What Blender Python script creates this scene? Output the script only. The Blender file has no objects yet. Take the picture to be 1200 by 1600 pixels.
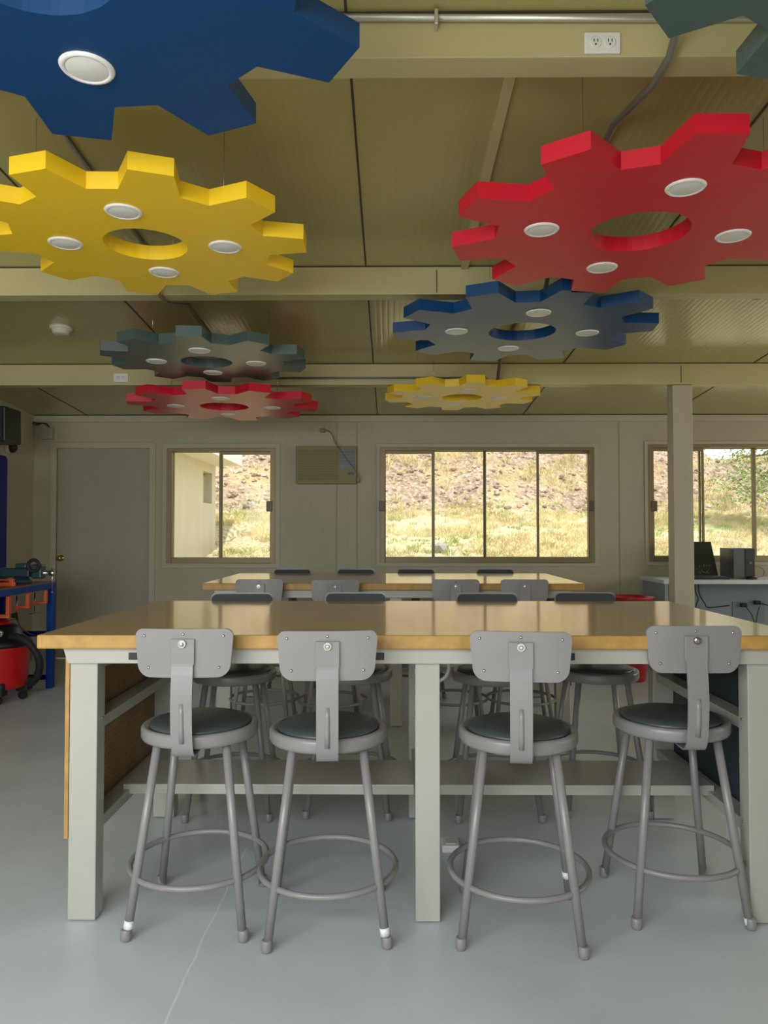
import bpy, bmesh, math, random
from mathutils import Vector, Matrix, noise
PI = math.pi
S = bpy.context.scene
col = S.collection
random.seed(7)

# ------------------------------------------------------------------ camera
CAMZ = 1.21
F = 1170.0
cam = bpy.data.cameras.new('camera')
camo = bpy.data.objects.new('camera', cam)
col.objects.link(camo)
cam.sensor_fit = 'VERTICAL'
cam.sensor_height = 36
cam.lens = F / 1600 * 36
cam.clip_start = 0.05
camo.location = (0, 0, CAMZ)
camo.rotation_euler = (math.radians(90 + 1.57), 0, math.radians(0.49))
S.camera = camo
S.view_settings.view_transform = 'Standard'
S.view_settings.look = 'None'
S.view_settings.gamma = 1
S.view_settings.use_curve_mapping = False
S.view_settings.exposure = -0.08
S.cycles.max_bounces = 10
S.cycles.diffuse_bounces = 5
S.cycles.transparent_max_bounces = 12
S.cycles.sample_clamp_indirect = 8

# ------------------------------------------------------------------ sky, sun, daylight through the openings
W = bpy.data.worlds.new('sky')
S.world = W
W.use_nodes = True
bgn = W.node_tree.nodes['Background']
bgn.inputs[0].default_value = (0.86, 0.93, 1.0, 1)
bgn.inputs[1].default_value = 1.8


def lamp(name, kind, loc, rot, energy, color, **kw):
    l = bpy.data.lights.new(name, kind)
    l.energy = energy
    l.color = color
    for k, v in kw.items():
        setattr(l, k, v)
    o = bpy.data.objects.new(name, l)
    col.objects.link(o)
    o.location = loc
    o.rotation_euler = rot
    return o


R = math.radians
lamp('sun', 'SUN', (0, 0, 20), (R(38), 0, R(22)), 3.9, (1.0, 0.94, 0.85), angle=R(2))
# open front of the room behind the camera
lamp('daylight_front_door', 'AREA', (-1.45, -0.46, 1.68), (R(75), 0, R(-6)), 84, (0.90, 0.95, 1.0), shape='RECTANGLE', size=2.8, size_y=1.0)
# windows of the right wall
lamp('daylight_right_windows', 'AREA', (5.35, 3.6, 1.45), (R(90), 0, R(90)), 40, (1.0, 0.94, 0.78), shape='RECTANGLE', size=5.0, size_y=1.1)

# ------------------------------------------------------------------ materials
MATS = {}


def mat(name, c, rough=0.5, metal=0.0, spec=0.5, var=0.0, vscale=6.0, bump=0.0, bscale=60.0, coat=0.0, emit=None, stretch=None):
    if name in MATS:
        return MATS[name]
    m = bpy.data.materials.new(name)
    m.use_nodes = True
    nt = m.node_tree
    p = nt.nodes['Principled BSDF']
    p.inputs['Base Color'].default_value = (*c, 1)
    p.inputs['Roughness'].default_value = rough
    p.inputs['Metallic'].default_value = metal
    p.inputs['Specular IOR Level'].default_value = spec
    p.inputs['Coat Weight'].default_value = coat
    p.inputs['Coat Roughness'].default_value = 0.10
    if emit:
        p.inputs['Emission Color'].default_value = (*emit[0], 1)
        p.inputs['Emission Strength'].default_value = emit[1]
    tc = nt.nodes.new('ShaderNodeTexCoord')
    vec = tc.outputs['Object']
    if stretch:
        mp = nt.nodes.new('ShaderNodeMapping')
        mp.inputs['Scale'].default_value = stretch
        nt.links.new(vec, mp.inputs[0])
        vec = mp.outputs[0]
    if var > 0:
        n = nt.nodes.new('ShaderNodeTexNoise')
        n.inputs['Scale'].default_value = vscale
        n.inputs['Detail'].default_value = 6
        nt.links.new(vec, n.inputs['Vector'])
        r = nt.nodes.new('ShaderNodeValToRGB')
        r.color_ramp.elements[0].position = 0.3
        r.color_ramp.elements[1].position = 0.7
        r.color_ramp.elements[0].color = (*[max(0, x * (1 - var)) for x in c], 1)
        r.color_ramp.elements[1].color = (*[min(1, x * (1 + var)) for x in c], 1)
        nt.links.new(n.outputs['Fac'], r.inputs[0])
        nt.links.new(r.outputs[0], p.inputs['Base Color'])
    if bump > 0:
        n2 = nt.nodes.new('ShaderNodeTexNoise')
        n2.inputs['Scale'].default_value = bscale
        n2.inputs['Detail'].default_value = 3
        nt.links.new(vec, n2.inputs['Vector'])
        b = nt.nodes.new('ShaderNodeBump')
        b.inputs['Strength'].default_value = bump
        b.inputs['Distance'].default_value = 0.004
        nt.links.new(n2.outputs['Fac'], b.inputs['Height'])
        nt.links.new(b.outputs[0], p.inputs['Normal'])
    MATS[name] = m
    return m


def nodes_of(m):
    nt = m.node_tree
    return nt, nt.nodes, nt.links, nt.nodes['Principled BSDF']


def groove_bump(m, axis, period, width, strength, dist=0.004):
    """narrow grooves repeating along one object axis, added as bump"""
    nt, N, L, p = nodes_of(m)
    tc = N.new('ShaderNodeTexCoord')
    sp = N.new('ShaderNodeSeparateXYZ')
    L.new(tc.outputs['Object'], sp.inputs[0])
    d = N.new('ShaderNodeMath'); d.operation = 'DIVIDE'; d.inputs[1].default_value = period
    L.new(sp.outputs[axis], d.inputs[0])
    fr = N.new('ShaderNodeMath'); fr.operation = 'FRACT'
    L.new(d.outputs[0], fr.inputs[0])
    s = N.new('ShaderNodeMath'); s.operation = 'SUBTRACT'; s.inputs[1].default_value = 0.5
    L.new(fr.outputs[0], s.inputs[0])
    a = N.new('ShaderNodeMath'); a.operation = 'ABSOLUTE'
    L.new(s.outputs[0], a.inputs[0])
    mr = N.new('ShaderNodeMapRange')
    mr.inputs['From Min'].default_value = 0
    mr.inputs['From Max'].default_value = width / period
    L.new(a.outputs[0], mr.inputs['Value'])
    b = N.new('ShaderNodeBump')
    b.inputs['Strength'].default_value = strength
    b.inputs['Distance'].default_value = dist
    L.new(mr.outputs[0], b.inputs['Height'])
    if p.inputs['Normal'].is_linked:
        L.new(p.inputs['Normal'].links[0].from_socket, b.inputs['Normal'])
    L.new(b.outputs[0], p.inputs['Normal'])
    return mr


# room
m_wall = mat('wall_paint', (0.45, 0.41, 0.29), 0.55, var=0.05, vscale=2.0, bump=0.15, bscale=90)
groove_bump(m_wall, 'X', 0.118, 0.004, 0.2)
m_wall_side = mat('wall_paint_side', (0.44, 0.405, 0.285), 0.55, var=0.04, vscale=2.0)
groove_bump(m_wall_side, 'Y', 0.118, 0.004, 0.35)
m_trimw = mat('trim_paint', (0.48, 0.44, 0.32), 0.5, var=0.03)
m_ceil = mat('ceiling_panel', (0.43, 0.385, 0.155), 0.2, spec=.9, var=0.05, vscale=1.5)
groove_bump(m_ceil, 'X', 0.034, 0.010, 0.24, 0.002)
m_beam = mat('beam_paint', (0.50, 0.45, 0.225), 0.42, var=0.06, vscale=2.5)
m_seam = mat('seam_dark', (0.05, 0.045, 0.025), 0.7)
m_batten = mat('batten_paint', (0.36, 0.33, 0.19), 0.5)
m_door = mat('door_paint', (0.37, 0.34, 0.265), 0.5, var=0.03, vscale=3)
m_bronze = mat('window_bronze', (0.27, 0.215, 0.115), 0.45, metal=0.35)
m_bronze_d = mat('window_bronze_dark', (0.13, 0.10, 0.06), 0.45, metal=0.3)
# things
m_stool = mat('stool_enamel', (0.255, 0.240, 0.232), 0.30, var=0.03, vscale=8)
m_vinyl = mat('stool_vinyl', (0.060, 0.078, 0.078), 0.38, bump=0.12, bscale=250)
m_padv = mat('pad_vinyl', (0.05, 0.058, 0.058), 0.65, spec=.25)
m_steel = mat('bright_steel', (0.50, 0.50, 0.49), 0.25, metal=1.0)
m_table = mat('table_frame_enamel', (0.43, 0.42, 0.36), 0.30, var=0.03, vscale=4)
m_mdf = mat('table_edge', (0.44, 0.25, 0.06), 0.5, var=0.16, vscale=26, bump=0.1)
m_lam = mat('table_laminate', (0.40, 0.25, 0.055), 0.30, spec=.5, coat=.75, var=0.06, vscale=5, stretch=(1.2, 14, 1))
m_peg = mat('pegboard', (0.30, 0.19, 0.085), 0.6, var=0.15, vscale=10)
m_panel_d = mat('dark_side_panel', (0.035, 0.05, 0.06), 0.5)
m_black = mat('black_plastic', (0.012, 0.012, 0.014), 0.4)
m_rub = mat('black_rubber', (0.018, 0.018, 0.02), 0.65)
m_white = mat('white_plastic', (0.74, 0.72, 0.68), 0.35)
m_label = mat('white_sticker', (0.85, 0.86, 0.86), 0.5, var=0.25, vscale=90)
m_ivory = mat('ivory_plastic', (0.48, 0.44, 0.26), 0.45)
m_cond = mat('galvanised_conduit', (0.62, 0.60, 0.52), 0.3, metal=0.8)
m_cdark = mat('dark_conduit', (0.20, 0.19, 0.15), 0.5, metal=0.3)
m_ac = mat('ac_plastic', (0.24, 0.22, 0.065), 0.5)
m_ac_d = mat('ac_grille', (0.19, 0.175, 0.045), 0.55)
m_acp = mat('ac_controls', (0.035, 0.045, 0.045), 0.3)
m_blue = mat('bench_blue', (0.001, 0.05, 0.27), 0.45, spec=.25)
m_navy = mat('panel_navy', (0.0, 0.002, 0.12), 0.5, spec=.15)
m_vise = mat('vise_green', (0.022, 0.06, 0.068), 0.4, bump=0.2)
m_orange = mat('clamp_orange', (0.72, 0.10, 0.025), 0.4)
m_red = mat('vacuum_red', (0.60, 0.008, 0.008), 0.32)
m_bin = mat('bin_red', (0.42, 0.012, 0.02), 0.35)
m_brass = mat('brass', (0.55, 0.40, 0.14), 0.25, metal=1.0)
m_desk = mat('desk_white', (0.62, 0.66, 0.66), 0.35)
m_deskp = mat('desk_panel', (0.30, 0.35, 0.36), 0.5)
m_screen = mat('dark_screen', (0.012, 0.022, 0.02), 0.2)
m_cord = mat('cord_tan', (0.26, 0.21, 0.10), 0.5)
# gears
g_blue = mat('gear_blue', (0.001, 0.045, 0.15), 0.38, spec=.5, bump=0.1, bscale=40)
g_yel = mat('gear_yellow', (0.84, 0.55, 0.012), 0.40, spec=.7, bump=0.1, bscale=40)
g_red = mat('gear_red', (0.56, 0.008, 0.026), 0.38, spec=.5, bump=0.1, bscale=40)
g_teal = mat('gear_teal', (0.058, 0.098, 0.088), 0.33, spec=.55, bump=0.1, bscale=40)

# floor : painted grey concrete, light crack line, speckles
m_floor = mat('painted_concrete', (0.54, 0.58, 0.60), 0.38, var=0.10, vscale=1.6, bump=0.08, bscale=12)
nt, N, L, p = nodes_of(m_floor)
src = p.inputs['Base Color'].links[0].from_socket
tc = N.new('ShaderNodeTexCoord'); sp = N.new('ShaderNodeSeparateXYZ'); L.new(tc.outputs['Object'], sp.inputs[0])
nz = N.new('ShaderNodeTexNoise'); nz.inputs['Scale'].default_value = 5; nz.inputs['Detail'].default_value = 5
L.new(tc.outputs['Object'], nz.inputs['Vector'])
w1 = N.new('ShaderNodeMath'); w1.operation = 'MULTIPLY_ADD'; w1.inputs[1].default_value = 0.03; w1.inputs[2].default_value = -0.015
L.new(nz.outputs['Fac'], w1.inputs[0])
a1 = N.new('ShaderNodeMath'); a1.operation = 'ADD'; L.new(sp.outputs['X'], a1.inputs[0]); L.new(w1.outputs[0], a1.inputs[1])
a2 = N.new('ShaderNodeMath'); a2.operation = 'ADD'; a2.inputs[1].default_value = 0.557; L.new(a1.outputs[0], a2.inputs[0])
a3 = N.new('ShaderNodeMath'); a3.operation = 'ABSOLUTE'; L.new(a2.outputs[0], a3.inputs[0])
a4 = N.new('ShaderNodeMath'); a4.operation = 'LESS_THAN'; a4.inputs[1].default_value = 0.0028; L.new(a3.outputs[0], a4.inputs[0])
a5 = N.new('ShaderNodeMath'); a5.operation = 'LESS_THAN'; a5.inputs[1].default_value = 2.9; L.new(sp.outputs['Y'], a5.inputs[0])
a6 = N.new('ShaderNodeMath'); a6.operation = 'MULTIPLY'; L.new(a4.outputs[0], a6.inputs[0]); L.new(a5.outputs[0], a6.inputs[1])
a7 = N.new('ShaderNodeMath'); a7.operation = 'MULTIPLY'; a7.inputs[1].default_value = 0.42; L.new(a6.outputs[0], a7.inputs[0])
mx = N.new('ShaderNodeMixRGB'); mx.inputs[2].default_value = (0.85, 0.88, 0.89, 1)
L.new(a7.outputs[0], mx.inputs[0]); L.new(src, mx.inputs[1])
n3 = N.new('ShaderNodeTexNoise'); n3.inputs['Scale'].default_value = 16; n3.inputs['Detail'].default_value = 3
L.new(tc.outputs['Object'], n3.inputs['Vector'])
c3 = N.new('ShaderNodeMath'); c3.operation = 'GREATER_THAN'; c3.inputs[1].default_value = 0.735; L.new(n3.outputs['Fac'], c3.inputs[0])
c4 = N.new('ShaderNodeMath'); c4.operation = 'MULTIPLY'; c4.inputs[1].default_value = 0.4; L.new(c3.outputs[0], c4.inputs[0])
mx2 = N.new('ShaderNodeMixRGB'); mx2.inputs[2].default_value = (0.55, 0.58, 0.58, 1)
L.new(c4.outputs[0], mx2.inputs[0]); L.new(mx.outputs[0], mx2.inputs[1])
L.new(mx2.outputs[0], p.inputs['Base Color'])

# pegboard holes
nt, N, L, p = nodes_of(m_peg)
src = p.inputs['Base Color'].links[0].from_socket
tc = N.new('ShaderNodeTexCoord'); sp = N.new('ShaderNodeSeparateXYZ'); L.new(tc.outputs['Object'], sp.inputs[0])
ds = []
for ax in ('Y', 'Z'):
    d = N.new('ShaderNodeMath'); d.operation = 'DIVIDE'; d.inputs[1].default_value = 0.0254; L.new(sp.outputs[ax], d.inputs[0])
    f = N.new('ShaderNodeMath'); f.operation = 'FRACT'; L.new(d.outputs[0], f.inputs[0])
    s = N.new('ShaderNodeMath'); s.operation = 'SUBTRACT'; s.inputs[1].default_value = 0.5; L.new(f.outputs[0], s.inputs[0])
    q = N.new('ShaderNodeMath'); q.operation = 'MULTIPLY'; L.new(s.outputs[0], q.inputs[0]); L.new(s.outputs[0], q.inputs[1])
    ds.append(q)
ad = N.new('ShaderNodeMath'); ad.operation = 'ADD'; L.new(ds[0].outputs[0], ad.inputs[0]); L.new(ds[1].outputs[0], ad.inputs[1])
lt = N.new('ShaderNodeMath'); lt.operation = 'LESS_THAN'; lt.inputs[1].default_value = 0.02; L.new(ad.outputs[0], lt.inputs[0])
mx = N.new('ShaderNodeMixRGB'); mx.inputs[2].default_value = (0.10, 0.06, 0.03, 1)
L.new(lt.outputs[0], mx.inputs[0]); L.new(src, mx.inputs[1]); L.new(mx.outputs[0], p.inputs['Base Color'])

# window glass
m_glass = bpy.data.materials.new('window_glass')
m_glass.use_nodes = True
nt = m_glass.node_tree
nt.nodes.clear()
go = nt.nodes.new('ShaderNodeOutputMaterial'); gt = nt.nodes.new('ShaderNodeBsdfTransparent'); gg = nt.nodes.new('ShaderNodeBsdfGlossy')
gg.inputs['Roughness'].default_value = 0.02
gt.inputs[0].default_value = (0.97, 0.98, 0.96, 1)
gf = nt.nodes.new('ShaderNodeFresnel'); gf.inputs[0].default_value = 1.18
gm = nt.nodes.new('ShaderNodeMixShader')
nt.links.new(gf.outputs[0], gm.inputs[0]); nt.links.new(gt.outputs[0], gm.inputs[1]); nt.links.new(gg.outputs[0], gm.inputs[2]); nt.links.new(gm.outputs[0], go.inputs[0])


# ------------------------------------------------------------------ mesh building
class MB:
    def __init__(self):
        self.v = []; self.f = []; self.mi = []; self.sm = []

    def add(self, vs, fs, mi=0, smooth=False):
        o = len(self.v)
        self.v += [tuple(x) for x in vs]
        for f in fs:
            self.f.append([i + o for i in f]); self.mi.append(mi); self.sm.append(smooth)
        return self

    def box(self, x0, x1, y0, y1, z0, z1, mi=0):
        vs = [(x, y, z) for z in (z0, z1) for y in (y0, y1) for x in (x0, x1)]
        return self.add(vs, [(0, 2, 3, 1), (4, 5, 7, 6), (0, 1, 5, 4), (2, 6, 7, 3), (0, 4, 6, 2), (1, 3, 7, 5)], mi)

    def tube(self, pts, r, n=10, mi=0, closed=False, r2=None, caps=True, smooth=True):
        pts = [Vector(p) for p in pts]
        k = len(pts)
        rings = []
        up = None
        for i, p in enumerate(pts):
            if closed:
                t = (pts[(i + 1) % k] - pts[i - 1]).normalized()
            else:
                t = (pts[min(i + 1, k - 1)] - pts[max(i - 1, 0)]).normalized()
            if up is None:
                up = Vector((0, 0, 1)) if abs(t.z) < 0.9 else Vector((1, 0, 0))
            u = (up - t * up.dot(t)).normalized()
            w = t.cross(u)
            up = u
            rr = r if r2 is None else r + (r2 - r) * i / max(1, k - 1)
            rings.append([p + (u * math.cos(a) + w * math.sin(a)) * rr for a in [2 * PI * j / n for j in range(n)]])
        vs = [q for rg in rings for q in rg]
        fs = []
        for i in range(k if closed else k - 1):
            j = (i + 1) % k
            for q in range(n):
                fs.append((i * n + q, i * n + (q + 1) % n, j * n + (q + 1) % n, j * n + q))
        self.add(vs, fs, mi, smooth)
        if not closed and caps:
            self.add(rings[0], [tuple(range(n - 1, -1, -1))], mi)
            self.add(rings[-1], [tuple(range(n))], mi)
        return self

    def lathe(self, prof, c=(0, 0, 0), n=40, mi=0, axis='Z', smooth=True, closed=False):
        """prof: list of (r, h)"""
        vs = []
        for r, h in prof:
            for j in range(n):
                a = 2 * PI * j / n
                x, y = r * math.cos(a), r * math.sin(a)
                if axis == 'Z': q = (c[0] + x, c[1] + y, c[2] + h)
                elif axis == 'Y': q = (c[0] + x, c[1] + h, c[2] + y)
                else: q = (c[0] + h, c[1] + x, c[2] + y)
                vs.append(q)
        fs = []
        for i in range(len(prof) - 1 + (1 if closed else 0)):
            i2 = (i + 1) % len(prof)
            for j in range(n):
                fs.append((i * n + j, i * n + (j + 1) % n, i2 * n + (j + 1) % n, i2 * n + j))
        self.add(vs, fs, mi, smooth)
        if not closed:
            if prof[0][0] > 1e-6: self.add(vs[:n], [tuple(range(n - 1, -1, -1))], mi)
            if prof[-1][0] > 1e-6: self.add(vs[-n:], [tuple(range(n))], mi)
        return self

    def prism(self, poly, z0, z1, plane='XY', mi=0, off=0):
        """extrude polygon; plane XY extrudes in z, XZ extrudes in y, YZ extrudes in x"""
        n = len(poly)
        def P(a, b, h):
            return {'XY': (a, b, h), 'XZ': (a, h, b), 'YZ': (h, a, b)}[plane]
        vs = [P(a, b, z0) for a, b in poly] + [P(a, b, z1) for a, b in poly]
        fs = [tuple(range(n - 1, -1, -1)), tuple(range(n, 2 * n))]
        fs += [(i, (i + 1) % n, n + (i + 1) % n, n + i) for i in range(n)]
        return self.add(vs, fs, mi)

    def build(self, name, mats, parent=None, bevel=0.0, kind=None, fixn=True, loc=None, segs=2):
        me = bpy.data.meshes.new(name)
        me.from_pydata(self.v, [], self.f)
        if not isinstance(mats, (list, tuple)): mats = [mats]
        for m in mats: me.materials.append(m)
        for i, pl in enumerate(me.polygons):
            pl.material_index = self.mi[i]; pl.use_smooth = self.sm[i]
        if fixn:
            bm = bmesh.new(); bm.from_mesh(me)
            bmesh.ops.remove_doubles(bm, verts=bm.verts, dist=1e-6)
            bmesh.ops.recalc_face_normals(bm, faces=bm.faces)
            if bevel > 0:
                es = [e for e in bm.edges if len(e.link_faces) == 2 and e.calc_face_angle(0) > 0.6 and not (e.link_faces[0].smooth and e.link_faces[1].smooth)]
                bmesh.ops.bevel(bm, geom=es, offset=bevel, segments=segs, affect='EDGES', profile=0.5, clamp_overlap=True)
            bm.to_mesh(me); bm.free()
        o = bpy.data.objects.new(name, me)
        col.objects.link(o)
        if parent: o.parent = parent
        if loc: o.location = loc
        if kind: o['kind'] = kind
        return o


def tag(o, label=None, cat=None, group=None, kind=None):
    if label: o['label'] = label
    if cat: o['category'] = cat
    if group: o['group'] = group
    if kind: o['kind'] = kind
    return o


def thing(name, label, cat, loc=(0, 0, 0), rz=0, group=None):
    o = bpy.data.objects.new(name, None)
    o.empty_display_size = 0.1
    col.objects.link(o)
    o.location = loc
    o.rotation_euler = (0, 0, rz)
    return tag(o, label, cat, group)


KIDS = {}
def kids(o):
    return [c for c in bpy.data.objects if c.parent == o]


def copy_tree(o, parent=None):
    c = o.copy()
    col.objects.link(c)
    c.parent = parent
    for ch in kids(o):
        copy_tree(ch, c)
    return c


def struct(name, mb, m, bevel=0.0):
    return mb.build(name, m, kind='structure', bevel=bevel)


def smooth_pts(p, k=5):
    out = []
    n = len(p)
    for i in range(n - 1):
        P0, P1, P2, P3 = [Vector(p[max(0, min(n - 1, j))]) for j in (i - 1, i, i + 1, i + 2)]
        for s in range(k):
            t = s / k
            out.append(0.5 * ((2 * P1) + (-P0 + P2) * t + (2 * P0 - 5 * P1 + 4 * P2 - P3) * t * t + (-P0 + 3 * P1 - 3 * P2 + P3) * t ** 3))
    out.append(Vector(p[-1]))
    return out


def PX(x, Y): return (x - 610) * Y / F
def PZ(y, Y): return CAMZ - (y - 832) * Y / F


# ------------------------------------------------------------------ room shell
YB = 7.18
XL, XR = -3.44, 5.4
YF = -0.5
SL = 0.0667
def ceil_z(y): return 2.34 + (YB - y) * SL

struct('floor', MB().box(XL - .1, XR + .1, YF - .1, YB + .1, -0.12, 0.0), m_floor)
cb = MB()
zb0, zf0 = ceil_z(YB + .1), ceil_z(YF - .1)
cb.add([(XL - .1, YF - .1, zf0), (XR + .1, YF - .1, zf0), (XR + .1, YB + .1, zb0), (XL - .1, YB + .1, zb0),
        (XL - .1, YF - .1, zf0 + .12), (XR + .1, YF - .1, zf0 + .12), (XR + .1, YB + .1, zb0 + .12), (XL - .1, YB + .1, zb0 + .12)],
       [(0, 3, 2, 1), (4, 5, 6, 7), (0, 1, 5, 4), (2, 3, 7, 6), (1, 2, 6, 5), (3, 0, 4, 7)])
struct('ceiling', cb, m_ceil)


def holed(u0, u1, z0, z1, holes, place, th):
    """boxes around rectangular holes. place(ua,ub,za,zb) adds a box"""
    us = sorted(set([u0, u1] + [h[0] for h in holes] + [h[1] for h in holes]))
    zs = sorted(set([z0, z1] + [h[2] for h in holes] + [h[3] for h in holes]))
    for a, b in zip(us[:-1], us[1:]):
        # merge vertical spans
        run = None
        for c, d in zip(zs[:-1], zs[1:]):
            mu, mz = (a + b) / 2, (c + d) / 2
            solid = not any(h[0] < mu < h[1] and h[2] < mz < h[3] for h in holes)
            if solid:
                run = (run[0], d) if run else (c, d)
            if (not solid or d == zs[-1]) and run:
                place(a, b, run[0], run[1]); run = None


wins = [(PX(260, YB), PX(430, YB), PZ(880, YB), PZ(700, YB)),
        (PX(594, YB), PX(928, YB), PZ(879, YB), PZ(699, YB)),
        (PX(1012, YB), PX(1350, YB), PZ(877, YB), PZ(695, YB))]
door = (PX(86, YB), PX(233, YB), 0.0, PZ(700, YB))
wb = MB()
holed(XL, XR, 0, 2.36, wins + [door], lambda a, b, c, d: wb.box(a, b, YB, YB + .1, c, d), .1)
struct('wall_back', wb, m_wall)
wl = MB(); wl.prism([(YF, 0), (YB, 0), (YB, 2.36), (YF, ceil_z(YF) + .02)], XL - .1, XL, 'YZ')
struct('wall_left', wl, m_wall_side)
wr = MB()
rw = [(1.1, 2.9, .92, 2.02), (3.4, 5.2, .92, 2.02), (5.6, 6.7, .92, 2.02)]
holed(YF, YB, 0, 2.38, rw, lambda a, b, c, d: wr.box(XR, XR + .1, a, b, c, d), .1)
wr.prism([(YF, 2.38), (YB - .6, 2.38), (YF, ceil_z(YF) + .01)], XR, XR + .1, 'YZ')
struct('wall_right', wr, m_wall_side)
wf = MB()
holed(XL, XR, 0, 3.0, [(-3.0, 1.2, 0.0, 2.25)], lambda a, b, c, d: wf.box(a, b, YF - .1, YF, c, d), .1)
struct('wall_front', wf, m_wall)

# trims on the back wall
struct('trim_1', MB().box(XL, XR, YB - .022, YB, 2.275, 2.335), m_trimw, .003)
sm = MB()
for x in (526, 558, 967):
    X = PX(x, YB)
    sm.box(X - .004, X + .004, YB - .0035, YB, .0, 2.27)
for x in (944, 928):
    X = PX(x, YB)
struct('trim_2', sm, mat('wall_seam', (0.30, 0.28, 0.22), 0.6))
def casing(name, w, t=.05, dep=.014):
    a, b, c, d = w
    m = MB()
    m.box(a - t, a, YB - dep, YB, c - t, d + t); m.box(b, b + t, YB - dep, YB, c - t, d + t)
    m.box(a, b, YB - dep, YB, c - t, c); m.box(a, b, YB - dep, YB, d, d + t)
    struct(name, m, m_trimw, .003)
for i, w in enumerate(wins): casing('trim_%d' % (3 + i), w, .035 if i else .045, .012)
m = MB(); a, b, c, d = door
m.box(a - .055, a, YB - .018, YB, 0, d + .055); m.box(b, b + .055, YB - .018, YB, 0, d + .055); m.box(a, b, YB - .018, YB, d, d + .055)
struct('trim_6', m, m_trimw, .003)
bs = MB(); bs.box(XL, a - .055, YB - .015, YB, 0, .09); bs.box(b + .055, XR, YB - .015, YB, 0, .09)
struct('baseboard_back', bs, mat('base_grey', (0.30, 0.31, 0.30), 0.5))
bs = MB(); bs.box(XL, XL + .015, YF, YB - .02, 0, .09)
struct('baseboard_left', bs, MATS['base_grey'])

# door
dr = MB().box(a + .006, b - .006, YB + .005, YB + .045, .01, d - .006)
dro = dr.build('door_1', m_door, kind='structure', bevel=.003)
kn = MB()
kx, kz = PX(94, YB), PZ(872, YB)
kn.lathe([(.001, -.062), (.018, -.06), (.026, -.048), (.024, -.034), (.012, -.026), (.012, -.01), (.03, -.006), (.03, 0)], (kx, YB + .004, kz), 20, axis='Y')
kn.build('door_knob', m_brass, dro)

# windows
def window(n, w, panes, lock):
    a, b, c, d = w
    fr = MB()
    t = .048
    y0, y1 = YB - .02, YB + .085
    fr.box(a, a + t, y0, y1, c, d); fr.box(b - t, b, y0, y1, c, d)
    fr.box(a + t, b - t, y0, y1, c, c + t * .8); fr.box(a + t, b - t, y0, y1, d - t * .62, d)
    # track lips
    fr.box(a + t, b - t, y0, y0 + .008, c + t * .8, c + t * .8 + .014)
    o = fr.build('window_%d' % n, m_bronze, kind='structure', bevel=.002)
    for i, (p0, p1, ty) in enumerate(panes):
        s = MB()
        st = .017
        yy = YB + .012 + ty * .03
        z0, z1 = c + t * .8, d - t * .62
        s.box(p0, p0 + st, yy, yy + .024, z0, z1); s.box(p1 - st, p1, yy, yy + .024, z0, z1)
        s.box(p0 + st, p1 - st, yy, yy + .024, z0, z0 + st); s.box(p0 + st, p1 - st, yy, yy + .024, z1 - st * (1.7 if ty == 0 else .35), z1)
        so = s.build('sash', m_bronze, o, bevel=.0015)
        MB().box(p0 + st, p1 - st, yy + .010, yy + .014, z0 + st, z1 - st * (1.7 if ty == 0 else .35)).build('pane', m_glass, so)
    zl = PZ(791, YB)
    for X in lock:
        MB().box(X - .028, X + .028, YB - .032, YB + .012, zl - .05, zl + .05).build('window_latch', m_bronze_d, o, bevel=.004)
    return o

X_ = lambda x: PX(x, YB)
window(1, wins[0], [(X_(265.5), X_(345.5), 1), (X_(341), X_(424), 0)], [X_(421)])
window(2, wins[1], [(X_(600), X_(679.5), 0), (X_(675), X_(760.5), 1), (X_(756), X_(843.5), 1), (X_(839), X_(922), 0)], [X_(597), X_(922.5)])
window(3, wins[2], [(X_(1018), X_(1100), 0), (X_(1094), X_(1183), 1), (X_(1177), X_(1264), 1), (X_(1260), X_(1343), 0)], [X_(1020), X_(1342)])
for i, (y0, y1, z0, z1) in enumerate(rw):
    m = MB(); t = .04; x0, x1 = XR - .01, XR + .09
    m.box(x0, x1, y0, y0 + t, z0, z1); m.box(x0, x1, y1 - t, y1, z0, z1); m.box(x0, x1, y0 + t, y1 - t, z0, z0 + t); m.box(x0, x1, y0 + t, y1 - t, z1 - t, z1)
    m.box(x0 + .03, x1 - .03, (y0 + y1) / 2 - .015, (y0 + y1) / 2 + .015, z0 + t, z1 - t)
    m.build('window_%d' % (4 + i), m_bronze, kind='structure')

# ------------------------------------------------------------------ ceiling beams, seams, battens
def beam(name, Y, zc, joints=()):
    m = MB()
    b0 = CAMZ + zc
    zt = ceil_z(Y); z9 = ceil_z(Y + .095)
    m.prism([(Y, b0), (Y + .095, b0), (Y + .095, b0 + .035), (Y + .089, b0 + .035), (Y + .089, b0 + .008), (Y + .008, b0 + .008),
             (Y + .008, zt - .012), (Y + .095, z9 - .012), (Y + .095, z9), (Y, zt)], XL, XR, 'YZ')
    return struct(name, m, m_beam, .002)
BY = [2.08, 3.78, 5.48]
BZ = [1.34, 1.2115, 1.087]
for i in range(3): beam('trim_%d' % (10 + i), BY[i], BZ[i])
beam('trim_13', 0.38, 1.47)
js = MB()
for Y, z, x in ((3.78, 1.2115, 683), (5.48, 1.087, 1065)):
    X = PX(x, Y); js.box(X - .0025, X + .0025, Y - .0015, Y, CAMZ + z + .01, ceil_z(Y) - .02)
struct('trim_14', js, m_seam)
cs = MB()
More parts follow.
